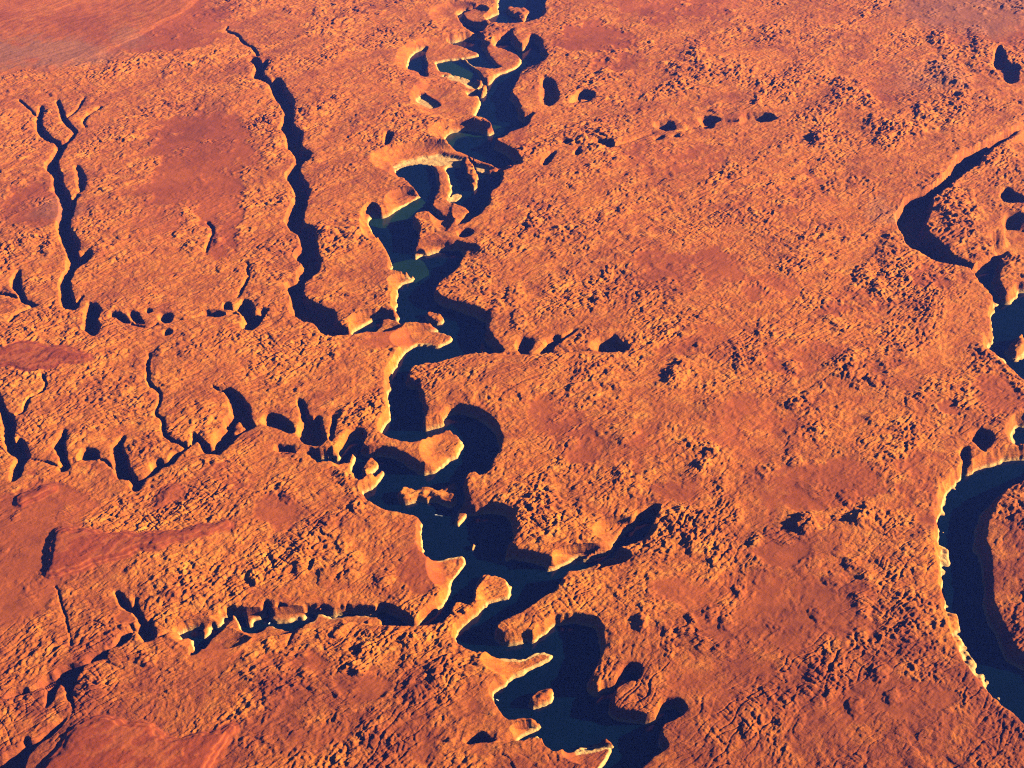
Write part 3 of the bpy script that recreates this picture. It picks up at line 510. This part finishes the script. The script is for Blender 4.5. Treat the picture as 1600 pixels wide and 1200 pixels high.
# shared normals keep the seams invisible
du = np.stack([np.gradient(X, axis=1), np.zeros_like(X), np.gradient(Z, axis=1)], -1)
dv = np.stack([np.gradient(X, axis=0), np.gradient(Y, axis=0), np.gradient(Z, axis=0)], -1)
NRM = np.cross(du, dv); NRM /= np.linalg.norm(NRM, axis=-1, keepdims=True)
VERT = np.stack([X, Y, Z], -1).reshape(-1, 3).astype(np.float32); NRM = NRM.reshape(-1, 3).astype(np.float32)
redbed = np.clip(inm * 1.0, 0, 1)
grey = np.zeros_like(X)
g6 = (nearest(mid, X, Y, -1) == 5) * inm; redbed = redbed * (1 - g6)
for sx, sy, rx, ry, st in [(50,84,150,26,.5),(205,62,40,14,.35),(1530,15,140,45,.4),(1450,125,70,30,.3),(90,330,40,25,.3),(1385,330,30,20,.3)]:
    grey = np.maximum(grey, st * sstep(1.2, 0.5, np.sqrt(((px - sx) / rx) ** 2 + ((py - sy) / ry) ** 2)))
redbed = np.where(nearest(mid, X, Y, -1) == 3, 0.25 * redbed, redbed)
soil_dim = np.zeros_like(X)  # red soil, plus dimming of the lower view painted into the colour
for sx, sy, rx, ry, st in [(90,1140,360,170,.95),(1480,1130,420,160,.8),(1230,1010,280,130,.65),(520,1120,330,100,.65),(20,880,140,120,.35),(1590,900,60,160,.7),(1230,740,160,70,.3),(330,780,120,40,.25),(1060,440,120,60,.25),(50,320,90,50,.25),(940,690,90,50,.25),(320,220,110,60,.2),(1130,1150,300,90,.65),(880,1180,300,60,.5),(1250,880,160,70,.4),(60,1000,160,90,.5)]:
    soil_dim = np.maximum(soil_dim, st * sstep(1.3, 0.3, np.sqrt(((px - sx) / rx) ** 2 + ((py - sy) / ry) ** 2)))
soil_dim = np.clip(soil_dim * (1.0 + 0.9 * gn(X / 300, Y / 300, 91) + 0.6 * gn(X / 90, Y / 90, 92)) + 0.6 * np.clip(gn(A / 700, B / 300, 93) + 0.6 * gn(X / 140, Y / 140, 94) + 0.1, 0, 1), 0, 1)
ATT = dict(sand=sandc, soil_dim=soil_dim, ring=ring, redbed=redbed, grey=grey)
ATT['sand'] = np.clip(ATT['sand'] - 0.45 * g6 * (gn(X / 500, Y / 900, 98) * 0.6 + 0.75), 0, 1)
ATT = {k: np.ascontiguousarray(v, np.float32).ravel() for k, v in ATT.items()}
vid = np.arange(NR * NC, dtype=np.int32).reshape(NR, NC)
QUAD = np.stack([vid[:-1, :-1], vid[:-1, 1:], vid[1:, 1:], vid[1:, :-1]], -1).reshape(-1, 4)
labf = lab.ravel(); sorter = np.argsort(labf, kind='stable'); uniq, start = np.unique(labf[sorter], return_index=True); start = list(start) + [len(labf)]
PIECE = {int(k): sorter[start[i]:start[i + 1]] for i, k in enumerate(uniq)}

def piece(name, key, parent=None):
    q = QUAD[PIECE[key]]
    vs, inv_ = np.unique(q.ravel(), return_inverse=True)
    me = bpy.data.meshes.new(name)
    me.vertices.add(len(vs)); me.loops.add(q.size); me.polygons.add(len(q))
    co = VERT[vs].copy()
    me.vertices.foreach_set('co', co.ravel())
    me.loops.foreach_set('vertex_index', inv_.astype(np.int32).ravel())
    me.polygons.foreach_set('loop_start', np.arange(0, q.size, 4, dtype=np.int32))
    me.polygons.foreach_set('use_smooth', np.ones(len(q), bool))
    for k, a in ATT.items():
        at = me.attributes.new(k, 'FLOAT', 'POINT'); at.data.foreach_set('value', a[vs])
    me.update(calc_edges=True)
    me.normals_split_custom_set_from_vertices(NRM[vs].tolist() if len(vs) < 200 else NRM[vs])
    me.materials.append(ROCK)
    o = bpy.data.objects.new(name, me); S.collection.objects.link(o)
    if parent is not None: o.parent = parent
    return o
def tag(o, label=None, cat=None, group=None, kind=None):
    if label: o['label'] = label
    if cat: o['category'] = cat
    if group: o['group'] = group
    if kind: o['kind'] = kind
    return o

plateau_o = tag(piece('plateau', 0), 'orange sandstone plateau of jointed slickrock knobs and red sand', 'plateau', kind='structure')
for k in range(300):
    if 5000 + k in PIECE and len(PIECE[5000 + k]) > 6: piece('rock_knob', 5000 + k, plateau_o)
tag(piece('river_canyon', 1), 'sunlit and shaded sandstone walls of the winding river canyon', 'canyon', kind='structure')
tag(piece('lake_shore', 2), 'scalloped cliff shore of the lake at the right edge', 'shore', kind='structure')
CL = {}
for i, c in enumerate(C):
    if not c['wet'] and 1000 + i in PIECE:
        o = piece(c['kind'] if c['kind'] != 'slot' else 'slot_canyon', 1000 + i, plateau_o)
for i, (nm, hh, poly, label, cat) in enumerate(ISLANDS):
    if 2000 + i in PIECE: tag(piece(nm, 2000 + i), label, cat)
for i, (hh, poly, label) in enumerate(MESAS):
    if 3000 + i in PIECE: tag(piece('mesa', 3000 + i), label, 'mesa')

# ------------------------------------------------------------------ water
def sheet(name, polys, z, mat, parent=None):
    vs, fs = [], []
    for P in polys:
        b = len(vs); vs += [(x, y, z) for x, y in P]; fs.append(list(range(b, b + len(P))))
    me = bpy.data.meshes.new(name); me.from_pydata(vs, [], fs); me.update()
    if me.polygons[0].normal.z < 0: me.flip_normals()
    me.materials.append(mat); o = bpy.data.objects.new(name, me); S.collection.objects.link(o); o.parent = parent
    return o
def reach(i, z, name, parent=None):
    o = sheet(name, [C[i]['P'][::1]], z, WATER, parent); return o
river = tag(reach(0, WATER_Z, 'river'), 'dark navy river winding down the middle in tight meanders', 'river', kind='structure')
k = 1
for i in wet_ids:
    if i and C[i]['kind'] == 'river': reach(i, WATER_Z - 0.05 * k, 'river_reach', river); k += 1
for q in SHALLOWS:
    sheet('shallows', [smooth_poly(q)], WATER_Z + 0.6, SHAL, river); 
lk = [i for i in wet_ids if C[i]['kind'] == 'lake']
lake = tag(reach(lk[0], WATER_Z, 'lake'), 'dark blue lake curving along the right edge', 'lake', kind='structure')
for n_, i in enumerate(lk[1:]): reach(i, WATER_Z - 0.05 * (n_ + 1), 'lake_arm', lake)

# ------------------------------------------------------------------ houseboats
def plain(name, col, rough=0.35):
    m = bpy.data.materials.new(name); m.use_nodes = True; t = m.node_tree; b = t.nodes['Principled BSDF']; b.inputs['Roughness'].default_value = rough
    n = t.nodes.new('ShaderNodeTexNoise'); n.inputs['Scale'].default_value = 0.8; rr_ = t.nodes.new('ShaderNodeValToRGB')
    rr_.color_ramp.elements[0].color = (*[c * 0.9 for c in col], 1); rr_.color_ramp.elements[1].color = (*col, 1)
    t.links.new(n.outputs['Fac'], rr_.inputs['Fac']); t.links.new(rr_.outputs['Color'], b.inputs['Base Color']); return m
WHITE = plain('white_boat_paint', (0.82, 0.82, 0.80)); TINT = plain('dark_boat_glass', (0.02, 0.025, 0.03), 0.1); FOAM = plain('wake_foam', (0.55, 0.6, 0.62), 0.6)
def prism(name, outline, z0, z1, mat, parent, top=1.0):
    n = len(outline); v = [(x, y, z0) for x, y in outline] + [(x * top, y * top, z1) for x, y in outline]
    f = [list(range(n))[::-1], list(range(n, 2 * n))] + [[i, (i + 1) % n, n + (i + 1) % n, n + i] for i in range(n)]
    me = bpy.data.meshes.new(name); me.from_pydata(v, [], f); me.materials.append(mat)
    o = bpy.data.objects.new(name, me); S.collection.objects.link(o); o.parent = parent; return o
def on_water(p):
    x, y = (p[0] - 800.0) / F, (600.0 - p[1]) / F
    t = (H_CAM - WATER_Z) / (math.sin(DEP) - y * math.cos(DEP)); return (x * t, (math.cos(DEP) + y * math.sin(DEP)) * t, WATER_Z)
def houseboat(p, heading, label, wake=False):
    e = bpy.data.objects.new('houseboat', None); S.collection.objects.link(e); e.location = on_water(p); e.rotation_euler = (0, 0, math.radians(heading))
    tag(e, label, 'boat', 'houseboats on the river')
    hull = [(-9, -2.6), (6, -2.6), (8.6, -1.6), (9.6, 0), (8.6, 1.6), (6, 2.6), (-9, 2.6)]
    prism('hull', [(x * .96, y * .9) for x, y in hull], -0.6, 1.1, WHITE, e, 1.06)
    prism('cabin', [(-7, -2.2), (5, -2.2), (5, 2.2), (-7, 2.2)], 1.1, 3.6, WHITE, e, 0.98)
    prism('cabin_window', [(-6, -2.3), (4, -2.3), (4, 2.3), (-6, 2.3)], 2.1, 3.1, TINT, e)
    prism('roof_deck', [(-8.4, -2.6), (6, -2.6), (6, 2.6), (-8.4, 2.6)], 3.62, 3.9, WHITE, e)
    if wake:
        for sgn in (-1, 1): prism('wake', [(-9, sgn * 1.5), (-45, sgn * 13), (-47, sgn * 10.5), (-10, sgn * 0.5)][::sgn], 0.05, 0.15, FOAM, e)
    return e
houseboat((681,805), 185, 'tiny white boat trailing a faint wake in mid river', True)
houseboat((777,1094), 150, 'small white boat moored at the left shore beside the lone island')
houseboat((629,729), 20, 'small white boat under the shaded wall below the round peninsula')
houseboat((783,270), 100, 'white speck of a boat by the mudflat in the upper river')
houseboat((421,974), 60, 'white boat inside the narrow winding left side canyon')

# ------------------------------------------------------------------ air
hz = bpy.data.materials.new('haze'); hz.use_nodes = True; t = hz.node_tree; t.nodes.clear()
out = t.nodes.new('ShaderNodeOutputMaterial'); pv = t.nodes.new('ShaderNodeVolumePrincipled')
pv.inputs['Color'].default_value = (0.07, 0.17, 1.0, 1); pv.inputs['Density'].default_value = 0.72e-5; pv.inputs['Anisotropy'].default_value = 0.0
t.links.new(pv.outputs[0], out.inputs['Volume'])
zmin, zmax = float(Z.min()) - 20, H_CAM + 60
xm = float(np.abs(X).max()) + 500; ya, yb = float(Y.min()) - 500, float(Y.max()) + 500
vv = [(sx * xm, y_, z_) for z_ in (zmin, zmax) for y_ in (ya, yb) for sx in (-1, 1)]
me = bpy.data.meshes.new('haze'); me.from_pydata(vv, [], [(0, 2, 3, 1), (4, 5, 7, 6), (0, 1, 5, 4), (2, 6, 7, 3), (0, 4, 6, 2), (1, 3, 7, 5)]); me.materials.append(hz)
haze = bpy.data.objects.new('haze', me); S.collection.objects.link(haze); tag(haze, 'thin blue haze in the air over the canyons', 'haze', kind='stuff')
